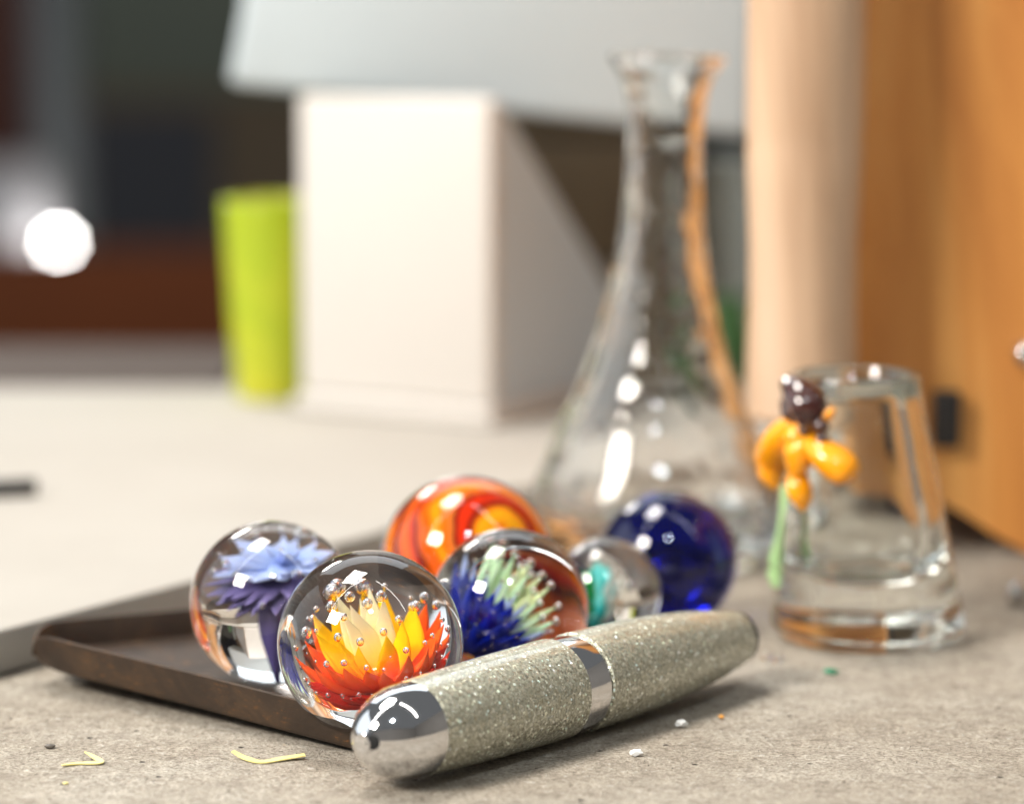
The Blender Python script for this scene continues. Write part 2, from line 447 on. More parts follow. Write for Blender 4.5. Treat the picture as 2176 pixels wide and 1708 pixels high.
def hb(s, L):
    a = min(1.0, max(0.0, s/4.5)); b = min(1.0, max(0.0, (L-s)/6))
    return 0.9 + 3.7*math.sqrt(1-(1-a)**2)*math.sqrt(1-(1-b)**2)
def densify(line, n):
    acc = [0.0]
    for i in range(1, len(line)): acc.append(acc[-1]+(line[i]-line[i-1]).length)
    out = []; j = 0
    # finer sampling near both ends, where the ends are rounded
    for k in range(n+1):
        u = k/n; u = .5-.5*math.cos(math.pi*u)
        s = u*acc[-1]
        while j < len(acc)-2 and acc[j+1] < s: j += 1
        f = (s-acc[j])/max(acc[j+1]-acc[j], 1e-6)
        out.append(line[j].lerp(line[j+1], f))
    return out
obj('tray_side', wall(densify(front, 90), 1, hf), M['tray'], tray)
obj('tray_side', wall(densify(backl, 90), -1, hb), M['tray'], tray)

# ---------------------------------------------------------------- marbles
def petal_mesh(name, mat, width, point=1.0, base=.25, curl=.12, thick=.38, nl=12, nc=10):
    return [petal_one(name, mat, width*random.uniform(.86, 1.14), point*random.uniform(.85, 1.12), base, curl*random.uniform(.6, 1.4), thick*random.uniform(.85, 1.15), nl, nc) for _ in range(4)]
def petal_one(name, mat, width, point, base, curl, thick, nl, nc):
    """one unit-long petal from the origin along +Z; +Y is the outer face, curling inward to the tip"""
    bm = bmesh.new(); rings = []
    ba, bp, tw, wa = jit(.045), random.uniform(0, 6), jit(.9), jit(.10)
    for i in range(nl):
        t = i/(nl-1)*.985
        wv = width*(base + (1-base)*math.sin(math.pi*min(t*.92+.08, 1))**.8) * (1-t**(3.2/point))**.75
        yv = curl*math.sin(math.pi*t*.85)*1.0
        sx = ba*math.sin(bp+t*4)*t; wv *= 1+wa*math.sin(bp*2+t*9)
        rings.append([bm.verts.new((sx+wv*math.cos(2*math.pi*k/nc+tw*t*.3), yv+wv*thick*math.sin(2*math.pi*k/nc), t)) for k in range(nc)])
    tipv = bm.verts.new((ba*math.sin(bp+4), curl*math.sin(math.pi*.85), 1.0)); b0 = bm.verts.new((0, 0, -.01))
    for A, B in zip(rings, rings[1:]):
        for k in range(nc): bm.faces.new((A[k], A[(k+1) % nc], B[(k+1) % nc], B[k]))
    for k in range(nc):
        bm.faces.new((rings[-1][k], rings[-1][(k+1) % nc], tipv)); bm.faces.new((rings[0][(k+1) % nc], rings[0][k], b0))
    me = mesh_from(bm, mat, True, None); me.name = name; return me
BUB = mesh_from(bm_ball(1.0, 16, 10), M['bubble'], True, None); BUB.name = 'bubble'

jit = lambda a: random.uniform(-a, a)
class Marble:
    """a solid glass ball with coloured glass set inside it. Points inside are given the way one sees them through
    the ball (as fractions of its radius, with a depth towards the eye) and set where the glass bends that sight line to."""
    def __init__(s, c, r, label, ball_mat, seg=96):
        s.c = Vector(c); s.r = r
        s.e = thing('glass_marble', (c[0], c[1], c[2]-r), label, 'marble', 'glass marbles on the brown tray')
        s.ball = obj('glass_ball', bm_ball(r, seg, seg*2//3), ball_mat, s.e, (0, 0, r), sharp=None)
        s.vz = (CAM - s.c).normalized()
        s.vx = Vector((0, 0, 1)).cross(s.vz).normalized(); s.vy = s.vz.cross(s.vx)
    def at(s, X, Y, z):
        rho = math.hypot(X, Y)
        if rho > .97: X, Y, rho = X*.97/rho, Y*.97/rho, .97
        d = math.asin(rho) - math.asin(rho/1.5)
        r = rho - (math.sqrt(1-rho*rho) - z)*math.tan(d)
        k = (r/rho) if rho > 1e-6 else 1.0
        p = Vector((X*k, Y*k, z))
        if p.length > .93: p *= .93/p.length
        return p
    def world(s, p): return (s.vx*p.x + s.vy*p.y + s.vz*p.z)*s.r + Vector((0, 0, s.r))
    def petal(s, me, base, tip, wide=1.0, axis=(0, 1, 0), twist=0.0, name='petal'):
        b = s.world(base); t = s.world(tip); L = (t-b).length
        z = (t-b).normalized()
        ax = (s.vx*axis[0] + s.vy*axis[1] + s.vz*axis[2])
        y = (-(ax - z*ax.dot(z)))
        if y.length < .05: y = s.vz - z*s.vz.dot(z)
        y.normalize(); x = y.cross(z)
        R = Matrix((x, y, z)).transposed().to_4x4()
        if twist: R = R @ Matrix.Rotation(twist, 4, 'Z')
        o = bpy.data.objects.new(name, random.choice(me))
        o.matrix_local = Matrix.Translation(b*MM) @ R @ Matrix.Diagonal((L*MM*wide, L*MM, L*MM, 1))
        link(o, s.e); return o
    def bubble(s, p, rad):
        lim = .955 - rad
        if p.length > lim: p = p*(lim/p.length)
        o = bpy.data.objects.new('bubble', BUB)
        o.location = s.world(p)*MM; q = rad*s.r; o.scale = (q, q, q*random.uniform(.95, 1.12))
        link(o, s.e); return o
jit = lambda a: random.uniform(-a, a)

# --- the clear marble in front with the flame coloured flower
mo = Marble((-19.1, 375.3, FLOOR+12.55+.25), 12.55, 'clear glass marble at the front with a red, orange, yellow and cream flower inside', M['glass'], 128)
PM = {'cream': petal_mesh('cream_petal', M['p_cream'], .165, 1.25, .35, .05, .30),
      'yellow': petal_mesh('yellow_petal', M['p_yellow'], .225, 1.0, .35, .10, .32),
      'red': petal_mesh('red_petal', M['p_red'], .22, .95, .38, .14, .36),
      'dark': petal_mesh('dark_petal', M['p_dark'], .20, .9, .45, .12, .4)}
ax = (-.1, .86, .5)
def B0(dx=0.0, dz=0.0): return mo.at(.16+dx, -.50, -.02+dz)
flower = []
for X, Y, z, wd in [(-.345, .52, -.10, 1.05), (-.01, .60, -.16, 1.0), (-.17, .43, -.02, 1.15), (.14, .49, -.08, .95), (-.08, .50, -.24, .9), (-.26, .33, .02, 1.0)]:
    flower.append(('cream', X, Y, z, wd, .0))
for X, Y, z, wd, br in [(-.57, .36, -.22, 1.0, .022), (-.08, .57, -.36, 1.0, .050), (.16, .60, -.34, 1.05, .02), (.44, .48, -.40, .8, .012), (.48, .36, -.12, 1.25, .042), (-.40, .50, -.30, .9, .055),
                        (-.57, .13, .10, 1.0, .018), (-.33, .05, .27, 1.0, .038), (-.10, .0, .36, 1.0, .036), (.14, .10, .34, .95, .036), (.30, .23, .20, 1.05, .034)]:
    flower.append(('yellow', X, Y, z, wd, br))
for X, Y, z, wd, br in [(-.66, .10, -.10, .95, .044), (-.78, -.05, .02, .95, .026), (-.57, -.19, .34, .8, .014), (-.27, -.21, .54, .95, .034), (-.45, -.22, .46, .95, .034), (-.04, -.26, .58, .9, .026),
                        (.37, -.09, .48, .95, .032), (.14, -.28, .56, .8, .018), (.57, -.01, .34, .9, .024), (.65, .06, .22, .9, .024), (.70, .38, -.24, .95, .030), (.58, .46, -.36, .85, .032), (.76, .23, -.06, .95, .024), (.82, .13, -.16, .8, .026), (-.60, .24, -.36, .9, .03)]:
    flower.append(('red', X, Y, z, wd, br))
for X, Y, z, wd, br in [(-.68, -.38, .10, 1.0, .022), (-.64, -.43, .20, 1.0, .024), (-.60, -.50, .26, 1.0, .018), (-.56, -.52, .34, 1.0, .022), (-.44, -.545, .44, 1.0, .028), (-.29, -.55, .50, 1.0, .022), (-.20, -.58, .5, 1.0, .012), (-.12, -.54, .55, 1.0, .024), (.02, -.55, .56, 1.0, .02),
                        (.37, -.38, .52, 1.0, .024), (.52, -.33, .40, 1.0, .018), (.67, -.25, .26, 1.0, .018), (.75, -.16, .12, 1.0, .016), (.82, -.04, -.04, 1.0, .016), (.84, .05, -.2, 1.0, .014), (.18, -.52, .56, 1.0, .018), (-.72, -.25, -.1, 1.0, .02), (.8, -.2, -.05, 1.0, .015)]:
    flower.append(('dark', X, Y, z, wd, br))
for kind, X, Y, z, wd, br in flower:
    off = {'cream': .0, 'yellow': .03, 'red': .05, 'dark': .06}[kind]
    tp = mo.at(X, Y, z)
    b = B0(X*off, z*off*2)
    if kind == 'dark': b = mo.at(.12+X*.1, -.56, z*.15)
    mo.petal(PM[kind], b, tp, wd, ax, jit(.25))
    if br: mo.bubble(tp + (tp-b).normalized()*(br*.5), br*.95)
for X, Y, z, br in [(-.41, .565, -.28, .052), (-.355, .60, -.3, .056), (-.22, .50, -.1, .038), (-.03, .58, -.38, .038), (-.03, .42, -.02, .040), (.12, .50, -.06, .042), (-.415, .395, -.1, .042), (-.28, .28, .1, .030), (.455, .39, -.2, .03), (-.67, .27, -.3, .016), (-.67, -.1, .2, .010), (.21, -.15, .5, .010), (.75, -.02, .1, .012), (.7, -.1, .2, .010)]:
    mo.bubble(mo.at(X, Y, z), br)

# --- lilac flower on a stem
ml = Marble((-34.3, 399.8, FLOOR+11.9+1.1), 11.9, 'clear glass marble with a pale blue and purple flower on a stem', M['glass'], 128)
PL = {'l': petal_mesh('periwinkle_petal', M['p_lilac'], .20, 1.0, .4, .06, .3), 'p': petal_mesh('purple_petal', M['p_purple'], .17, 1.1, .4, .04, .4)}
hub = ml.at(.14, .48, -.02)
for X, Y, z in [(-.45, .80, -.30), (-.18, .78, -.38), (.12, .85, -.42), (.33, .80, -.40), (.53, .76, -.34), (.74, .60, -.16), (-.62, .58, -.14), (-.36, .62, .10), (-.68, .38, .02), (-.42, .33, .26), (.10, .62, .22), (-.26, .27, .40), (.32, .64, .12), (.5, .5, .2), (-.1, .7, -.05), (-.55, .47, .05), (.62, .38, .12), (.02, .30, .46)]:
    t = ml.at(X, Y, z); ml.petal(PL['l'], hub, t, 1.0+jit(.12), (0, 1, .25), jit(.3))
    ml.petal(PL['l'], hub, ml.at(X*.85+jit(.16), .42+(Y-.42)*.85+jit(.1), z+jit(.16)), .9+jit(.12), (0, 1, .25), jit(.4))
    ml.bubble(t*1.03, random.uniform(.024, .042))
hub2 = ml.at(.16, .40, .02)
for X, Y, z in [(.05, -.14, .52), (-.28, -.13, .46), (-.46, -.15, .3), (.3, -.1, .45), (-.2, -.04, .5), (-.7, .02, .2), (-.56, -.06, .34), (-.84, .24, .02), (-.80, .12, .10), (-.64, .08, .26), (-.51, .06, .34), (-.36, -.02, .42), (-.09, .0, .52), (-.78, .42, -.2), (.22, .05, .54), (.45, .08, .42), (.62, .15, .25), (-.7, .2, -.1), (-.6, .1, -.3), (-.3, .08, -.5), (.1, .1, -.5), (.5, .15, -.35)]:
    t = ml.at(X, Y, z); ml.petal(PL['p'], hub2, t, 1.0+jit(.15), (0, 1, 0), jit(.3))
for X, Y, z, br in [(-.12, -.03, .5, .03), (-.39, -.06, .4, .022), (.28, .34, .35, .048), (-.76, -.23, .1, .016), (.07, -.35, .3, .012)]:
    ml.bubble(ml.at(X, Y, z), br)
st = [ml.world(ml.at(*q)) for q in [(.15, .32, .0), (.10, .10, .0), (.04, -.2, .0), (.02, -.5, .02), (.03, -.78, .03), (.05, -.93, .04)]]
sp = smoothline(st, 6)
rads = [(.19 if i < 5 else .11 + .06*math.sin(i*.17))*ml.r*.95*(1-.55*(i/len(sp))**3) for i in range(len(sp))]
obj('stem', bm_tube(sp, rads, 18), M['p_purple'], ml.e)

# --- blue and mint spiky flower
mb = Marble((-.4, 403.4, FLOOR+11.55), 11.55, 'clear glass marble with navy, pale blue and mint green spikes inside', M['glass'], 112)
PB = {'g': petal_mesh('mint_petal', M['p_green'], .088, .5, .5, .0, .75), 'y': petal_mesh('lemon_petal', M['p_lemon'], .084, .5, .5, .0, .75), 's': petal_mesh('sky_petal', M['p_sky'], .105, .75, .45, .0, .7), 'n': petal_mesh('navy_petal', M['p_navy'], .125, .75, .6, .02, .8)}
bb = mb.at(-.46, -.56, .02)
spk = [('g', -.22, .80, -.30), ('g', -.07, .77, -.30), ('g', .07, .655, -.18), ('y', .26, .545, -.12), ('g', .26, .39, .04), ('y', .40, .39, -.10), ('y', .50, .27, -.08), ('g', .37, .06, .16), ('y', .59, .02, -.02), ('g', .40, -.11, .22), ('g', .56, -.16, .02), ('g', -.12, .6, -.1), ('y', .14, .5, -.02), ('g', .05, .35, .12), ('y', .3, .2, .1),
       ('s', -.54, .70, -.26), ('s', -.27, .43, .02), ('s', .10, .17, .22), ('s', .22, .04, .26), ('s', .38, -.12, .2), ('s', .51, -.28, .08), ('s', -.08, .33, .12), ('s', -.42, .58, -.12), ('s', .0, .1, .3), ('s', .42, -.3, .2),
       ('n', -.66, .58, -.20), ('n', -.52, .50, .0), ('n', -.41, .42, .12), ('n', -.30, .36, .20), ('n', -.18, .20, .30), ('n', -.06, .13, .36), ('n', .04, .03, .40), ('n', .15, -.11, .40), ('n', .22, -.26, .38), ('n', .26, -.37, .34), ('n', -.62, .40, .06), ('n', -.60, .2, .2), ('n', -.5, .25, .28), ('n', -.36, .1, .40), ('n', -.2, -.05, .48), ('n', -.05, -.2, .5), ('n', .08, -.35, .46), ('n', -.56, -.05, .36), ('n', -.4, -.2, .48), ('n', -.2, -.35, .5), ('n', .1, -.52, .36), ('n', -.62, -.2, .22), ('n', .26, -.55, .2), ('n', -.66, .1, .0)]
for k, X, Y, z in spk:
    t = mb.at(X, Y, z); b = bb + Vector((X*.12, Y*.10, z*.25))
    mb.petal(PB[k], b, t, 1.0+jit(.15)+(.25 if k == 'n' else 0), (.5, .8, .2), jit(.5))
    if k in 'gy': mb.bubble(t*1.04, .036)
    else: mb.bubble(t*1.02, .014 + (.006 if k == 's' else 0))
for i in range(14):
    mb.bubble(mb.at(jit(.35)-.3, jit(.3)-.35, random.uniform(.35, .6)), random.uniform(.008, .014))

# --- small teal marble
mt = Marble((14.4, 428.7, FLOOR+8.5), 8.5, 'smallest clear glass marble with teal, emerald and white petals inside', M['glass'], 96)
PT = {'t': petal_mesh('teal_petal', M['p_teal'], .24, .7, .5, .05, .6), 'e': petal_mesh('emerald_petal', M['p_emerald'], .24, .8, .6, .02, .6), 'w': petal_mesh('white_petal', M['p_white'], .11, .7, .4, .03, .7)}
for k, X, Y, z in [('e', -.55, .12, .3), ('e', -.48, .42, .1), ('e', -.34, .24, .45), ('e', -.34, .0, .5), ('e', -.34, -.3, .55), ('e', -.22, .54, -.2), ('e', -.28, .40, .3), ('t', -.10, .58, .0), ('t', .02, .50, .1), ('t', -.12, .28, .3), ('t', -.06, .05, .45), ('t', -.15, -.35, .5), ('w', .14, .50, -.1), ('w', .32, .36, -.05), ('w', .10, .30, .3), ('w', .16, .0, .42), ('w', .22, -.25, .35)]:
    b = mt.at(-.26+X*.25, -.62, .05); t = mt.at(X, Y, z)
    mt.petal(PT[k], b, t, 1.0, (.2, .9, .2), jit(.4))
mt.bubble(mt.at(.42, .12, .1), .06)

# --- cobalt marble and the big orange swirl marble
mc = Marble((24.8, 446.0, .12+11.1), 11.1, 'deep cobalt blue glass marble beside the flask base', M['cobalt'], 96)
for X, Y, z, br in [(.25, .12, .5, .03), (.5, -.25, .4, .03), (-.25, .25, .5, .04), (.1, -.4, .3, .025)]:
    mc.bubble(mc.at(X, Y, z), br)
ms = Marble((-6.9, 428.8, FLOOR+13.3), 13.3, 'largest glass marble, banded in orange, red and yellow under a clear shell', M['glass'], 96)
eye = (ms.vx*.50 + ms.vy*.50 + ms.vz*.70).normalized()
M['swirl'] = mat_swirl(tuple(eye))
obj('striped_core', bm_ball(13.3*.645, 64, 40), M['swirl'], ms.e, (0, 0, 13.3), sharp=None)

# ---------------------------------------------------------------- glitter pen
pa = on_plane(768, 1580, 7.0); pz = on_plane(1576, 1351, 7.0)
Lp = (pz-pa).length
pen = thing('glitter_pen', (pa.x, pa.y, 0), 'fat champagne glitter pen with chrome nose and centre ring lying before the marbles', 'pen')
pd = (pz-pa).normalized()
prot = Matrix((Vector((0, 0, 1)).cross(pd).normalized(), pd.cross(Vector((0, 0, 1)).cross(pd).normalized()), pd)).transposed().to_4x4()
def penpart(name, prof, mat, nseg=72, sharp=35):
    o = obj(name, bm_lathe(prof, nseg), mat, pen, sharp=sharp)
    o.matrix_local = Matrix.Translation(Vector((0, 0, 7.06*MM))) @ prot
    return o
Rm = 6.95
def prad(s):
    """barrel radius along the pen"""
    u = (s-40)/(40 if s < 40 else Lp-40)
    return Rm - (1.35*abs(u)**2.4 if s < 40 else 3.3*u**2.7)
# chrome nose: dome with a raised black hole
nose = [(.0, .05), (.6, .06), (1.22, .12)]
cl = 9.5; cr = prad(cl)
for i in range(1, 31):
    q = i/30; q = q*q*(3-2*q)*.4+q*.6
    z_ = .12 + (cl-.12)*q
    nose.append((max(1.24, cr*(1-(1-q)**2.15)**.5), z_))
nose += [(cr, cl), (cr-.35, cl+.05), (0, cl+.05)]
penpart('nose_cap', nose, M['chrome'])
pr_at = lambda q: cr*(1-(1-max(0.0, min(1.0, q)))**2.15)**.5
dh = ray(792, 1577).normalized(); hit = None
for k in range(4000):
    p_ = CAM + dh*(330 + k*.02)
    v_ = p_ - Vector((pa.x, pa.y, 7.06)); al = v_.dot(pd); rad_ = v_ - pd*al
    if 0 < al < cl and rad_.length <= pr_at((al-.12)/(cl-.12)): hit = (v_, al, rad_); break
if hit:
    v_, al, rad_ = hit; q = (al-.12)/(cl-.12)
    sl_ = (pr_at(q+.01)-pr_at(q-.01))/(.02*(cl-.12))
    nn = (rad_.normalized() - pd*sl_).normalized()
    ho = obj('nose_plug', bm_lathe([(0, -.5), (.95, -.5), (.95, .02), (.85, .07), (0, .08)], 28), M['plug'], pen, v_ + Vector((0, 0, 7.06)))  # raised black disc gives the darkness of a drilled opening as colour
    ho.rotation_euler = nn.to_track_quat('Z', 'Y').to_euler()
b0, b1 = 37.7, 42.4
def barrel(s0, s1, nn=26):
    pr = [(0, s0)]
    pr += [(prad(s0)-.25, s0), (prad(s0), s0+.22)]
    for i in range(1, nn): 
        s = s0 + .22 + (s1-s0-.44)*i/nn; pr.append((prad(s), s))
    pr += [(prad(s1), s1-.22), (prad(s1)-.25, s1), (0, s1)]
    return pr
penpart('front_barrel', barrel(cl+.12, b0), M['glitter'])
penpart('centre_ring', [(0, b0+.05), (Rm-.5, b0+.05), (Rm-.3, b0+.25), (Rm-.22, b0+1.2), (Rm-.2, (b0+b1)/2), (Rm-.22, b1-1.2), (Rm-.3, b1-.25), (Rm-.5, b1-.05), (0, b1-.05)], M['chrome'])
penpart('rear_barrel', barrel(b1, Lp-1.6), M['glitter'])
er = prad(Lp-1.6)
penpart('end_cap', [(0, Lp-1.55), (er-.2, Lp-1.55), (er-.15, Lp-1.0), (er-1.2, Lp+.2), (er-2.6, Lp+.75), (0, Lp+.95)], M['cap_dark'])

# ---------------------------------------------------------------- tall conical flask
def wobf(amp, k1, k2):
    return lambda a, z: amp*(math.sin(2*a+z*k1)+.6*math.sin(3*a-z*k2+1.0))
fb = on_plane(1388, 1180, 0)
def fz(py): return at_y(1400, py, fb.y).z
def fr(wpx, z):
    dep = (Vector((fb.x, fb.y, z)) - CAM).dot(FW); return wpx/2*dep/FPX
outer = []
for py, wpx in [(1172, 500), (1150, 536), (1110, 540), (1060, 524), (1000, 488), (940, 440), (880, 386), (800, 318), (720, 268), (640, 228), (560, 198), (480, 176), (400, 165), (320, 160), (250, 163), (200, 172), (165, 196), (140, 232), (128, 252)]:
    z = fz(py); outer.append((fr(wpx, z), max(z, .05)))
outer[0] = (outer[0][0], 0.25)
wob0 = wobf(.012, .06, .04)
wob = lambda a, z: wob0(a, z) + .0045*math.sin(z*.62+1.5*math.sin(a)) + .003*math.sin(z*.27+2*a)
op = smoothline([(0, .9), (9, .8), (18, .35), (outer[0][0]-1.5, 0.0)] + outer, 4)
inner = []
for r, z in outer[::-1]:
    if z > 9: inner.append((max(r-(1.5 if z < 60 else 1.15), 2.0), z))
inner = [(outer[-1][0]-.3, outer[-1][1]+.9), (outer[-1][0]-1.6, outer[-1][1]+.7)] + inner[1:]
zb = inner[-1][1]; rb = inner[-1][0]
inner += [(rb-2.2, zb-2.2), (rb-8, zb-3.4), (9, zb-2.6), (0, zb-2.2)]
ip = smoothline(inner, 4)
prof = [(max(p.x, 0), p.y) for p in op] + [(max(p.x, 0), p.y) for p in ip]
prof[0] = (0, prof[0][1]); prof[-1] = (0, prof[-1][1])
fl = thing('glass_flask', (fb.x, fb.y, 0), 'tall clear glass flask with a flared lip and wide conical foot', 'flask')
o = obj('flask_body', bm_lathe(prof, 96, wob=wob), M['flask_glass'], fl, sharp=None)
o.rotation_euler = (0, math.radians(1.2), 0)

# ---------------------------------------------------------------- thick tapered glass cup with a lampwork flower
tb = on_plane(1846, 1350, 0)
def tz(py): return at_y(1830, py, tb.y).z
def tr(wpx, z):
    dep = (Vector((tb.x, tb.y, z)) - CAM).dot(FW); return wpx/2*dep/FPX
HT = tz(792); LEAN = .07
r0, r1 = tr(416, 3), tr(276, HT)
def rt(z): return r1 + (r0-r1)*((HT-z)/HT)**1.08
op = [(0, .5), (r0*.6, .3), (r0-3.2, 0), (r0-1.1, .7), (r0-.15, 2.4)] + [(rt(z), z) for z in [5, 9, 14, 20, 26, 32, 38, HT-2]] + [(r1+.05, HT-.6), (r1-.5, HT)]
ip = [(r1-1.5, HT-.15), (r1-2.1, HT-1.5)] + [(rt(z)-3.5-(.0 if z > 14 else .4), z) for z in [38, 32, 26, 20]] + [(rt(14)-4.2, 14), (rt(11)-5.6, 11), (rt(9)-8, 9.4), (4, 8.9), (0, 9.0)]
prof = [(max(p.x, 0), p.y) for p in smoothline(op, 4)] + [(max(p.x, 0), p.y) for p in smoothline(ip, 4)]
prof[0] = (0, prof[0][1]); prof[-1] = (0, prof[-1][1])
cup = thing('glass_cup', (tb.x, tb.y, 0), 'thick tapered clear glass cup bearing an orange lampwork flower on a green stem', 'cup')
cb_ = bm_lathe(prof, 96, wob=lambda a, z: .007*math.sin(2*a+.1*z)+.006*math.sin(7*a+.03*z)*min(1, z/8))
for v in cb_.verts: v.co.x -= LEAN*v.co.z
obj('cup_body', cb_, M['cup_glass'], cup, sharp=None)
def on_cup(px, py, out=0.0):
    """point on the cup's outer wall under a sight line"""
    d = ray(px, py).normalized(); best = None
    for i in range(500):
        p = CAM + d*(400 + i*.2)
        q = p - tb; rr = math.hypot(q.x + LEAN*q.z, q.y)
        if rr <= rt(max(min(p.z, HT), 0))+out: return q
        if best is None or rr - rt(max(min(p.z, HT), 0)) < best[0]: best = (rr - rt(max(min(p.z, HT), 0)), q)
    return best[1]
def teardrop(name, pts, rads, mat, flat=.75, out=.9):
    P = [on_cup(x, y, out) for x, y in pts]
    L = smoothline(P, 6); R = [v.x for v in smoothline([(r, 0) for r in rads], 6)]
    R = [max(r, .05) for r in R]
    return obj(name, bm_tube(L, R, 18, flat), mat, cup, sharp=None)
teardrop('petal', [(1688, 893), (1668, 930), (1650, 975), (1644, 1015), (1650, 1040)], [1.8, 3.4, 3.6, 2.2, .2], M['or_glass'])
teardrop('petal', [(1700, 900), (1702, 935), (1698, 970), (1694, 1005), (1692, 1018)], [1.9, 3.1, 3.2, 2.0, .2], M['or_glass'], out=1.4)
teardrop('petal', [(1722, 935), (1750, 962), (1785, 990), (1806, 1010), (1816, 1022)], [1.6, 3.1, 3.6, 2.9, .2], M['or_glass'], out=1.3)
teardrop('petal', [(1694, 1000), (1698, 1030), (1704, 1060), (1706, 1088)], [1.4, 2.2, 1.9, .1], M['or_glass'], out=1.0)
teardrop('petal', [(1742, 900), (1760, 880), (1774, 868)], [.9, 1.2, .2], M['or_glass'], out=.5)
teardrop('flower_centre', [(1676, 812), (1700, 838), (1718, 868), (1716, 898), (1700, 906)], [1.6, 2.9, 3.3, 2.4, .3], M['brown_glass'], .9, out=1.2)
teardrop('flower_centre', [(1672, 850), (1686, 880), (1696, 900)], [1.2, 1.9, .4], M['brown_glass'], .9, out=1.0)
for x, y, r in [(1708, 916, 1.15), (1744, 905, 1.3), (1746, 934, 1.1)]:
    q = on_cup(x, y, 2.1)
    obj('bead', bm_ball(r, 20, 12), M['brown_glass'], cup, q, sharp=None)
teardrop('stem', [(1668, 1030), (1664, 1090), (1658, 1150), (1652, 1205), (1650, 1248)], [.7, .9, 1.2, 1.8, .7], M['stem_green'], .6, .3)

# ---------------------------------------------------------------- wooden box on an arched foot, at the right
by = 505.5
P = lambda px, py, y=by: (at_y(px, py, y).x, at_y(px, py, y).z)
box = thing('wooden_box', (95, by, 0), 'honey coloured wooden box with a turned pale corner post and an arched foot', 'box')
xl = P(1800, 900)[0]; arch = [P(1800, 1010), P(1930, 1030), P(2046, 1092), P(2110, 1136), P(2170, 1182)]
poly = arch[:-1] + [(arch[-1][0], 1.2), (arch[-1][0]+2, .2), (150, .2), (150, 150), (xl, 150)]
f = obj('front_panel', bm_prism([(x-95, z) for x, z in poly], 0, 9, 'y', .5), M['wood_orange'], box)
f2 = obj('side_panel', bm_prism([(55, .2), (46, .2), (46, 150), (55, 150)], 9.2, 90, 'y', .3), M['wood_orange'], box)
f3 = obj('back_panel', bm_box(xl-95, 55, 90.2, 98, .2, 150, .3), M['wood_orange'], box)
f4 = obj('bottom_panel', bm_box(xl-95+.5, 45.8, 9.2, 90, 10, 15, .3), M['wood_orange'], box)
f5 = obj('left_panel', bm_box(xl-95, xl-95+8, 9.2, 90, 15.2, 150, .3), M['wood_orange'], box)
pc = at_y(1706, 600, 494.0); pr_ = 124*494/FPX
zlo = at_y(1706, 905, 494-pr_*.8).z
post = [(0, zlo), (pr_*.86, zlo), (pr_*.95, zlo+1), (pr_*.965, zlo+6), (pr_*.95, zlo+14), (pr_*.93, zlo+22), (pr_*.93, zlo+30), (pr_*.97, zlo+40), (pr_*1.0, zlo+47), (pr_*.985, zlo+49), (pr_*1.01, zlo+51), (pr_*1.01, zlo+75), (pr_*1.0, zlo+110), (0, zlo+110)]
obj('corner_post', bm_lathe(post, 48), M['wood_pale'], box, (pc.x-95, 494-by, 0))
c = Vector((*P(2012, 830, 504), 0)); c2 = Vector((*P(2014, 948, 504), 0))
obj('catch', bm_box(c.x-95-2.4, c.x-95+2.4, -3.6, 0.4, c2.y, c.y, .7), M['black'], box)
k = P(2186, 755, 502)
bmk = bm_ball(2.4, 20, 14)
obj('knob', bmk, M['silver'], box, (k[0]-95, -2.0, k[1]))

# ---------------------------------------------------------------- cream bench machine behind
cor = on_plane(1042, 905, 7.0)
ang = math.radians(30)
mch = thing('bench_machine', (cor.x, cor.y, 7), 'cream bench machine with an upright column, grey overhanging head and triangular side web', 'machine')
Lf, Ls, Hc = 50.5, 63.0, 78.5
rotm = Matrix.Rotation(-ang, 4, 'Z')
def mpart(name, bm, mat, sharp=40):
    o = obj(name, bm, mat, mch, sharp=sharp); o.matrix_local = rotm; return o
mpart('column', bm_box(-Lf, 0, 0, 5, 4.2, Hc-7, 1.4), M['cream'])
mpart('base_plate', bm_box(-Lf, 1.6, -2.5, Ls, 0.1, 4.0, .8), M['cream'])
gus = bmesh.new()
a = [Vector((x, y, z))*MM for x in (-10.0, -.6) for (y, z) in [(5.1, 4.2), (Ls, 4.2), (Ls, 20), (5.1, Hc-8)]]
vs = [gus.verts.new(v) for v in a]
gus.faces.new(vs[:4]); gus.faces.new(vs[4:][::-1])
for i in range(4): gus.faces.new((vs[i], vs[(i+1) % 4], vs[4+(i+1) % 4], vs[4+i]))
M['web_shade'] = mat_simple('shaded_grey_enamel', (.50, .58, .64), (.55, .62, .68), 15, .5)  # grey of the cream machine's shaded side put into the colour
mpart('side_web', gus, M['web_shade'])
hy = 650.0
hp = [P(482, 180, hy), P(1000, 232, hy), P(1600, 296, hy), (P(1600, 296, hy)[0]+2, 150), (P(545, 0, hy)[0]+4, 150), P(512, 20, hy)]
hd = obj('head', bm_prism([(x-cor.x, z-7) for x, z in hp], hy-cor.y, hy-cor.y+70, 'y', 2.5), M['head_grey'], mch)

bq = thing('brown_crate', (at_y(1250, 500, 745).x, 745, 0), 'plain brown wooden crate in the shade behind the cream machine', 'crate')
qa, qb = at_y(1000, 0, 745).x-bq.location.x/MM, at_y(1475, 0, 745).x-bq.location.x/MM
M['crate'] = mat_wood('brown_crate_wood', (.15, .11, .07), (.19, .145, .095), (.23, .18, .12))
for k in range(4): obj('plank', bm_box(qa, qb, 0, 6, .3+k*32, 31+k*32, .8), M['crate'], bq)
for xx in (qa, qb-8): obj('corner_batten', bm_box(xx, xx+8, 6.2, 60, .3, 127, .8), M['crate'], bq)

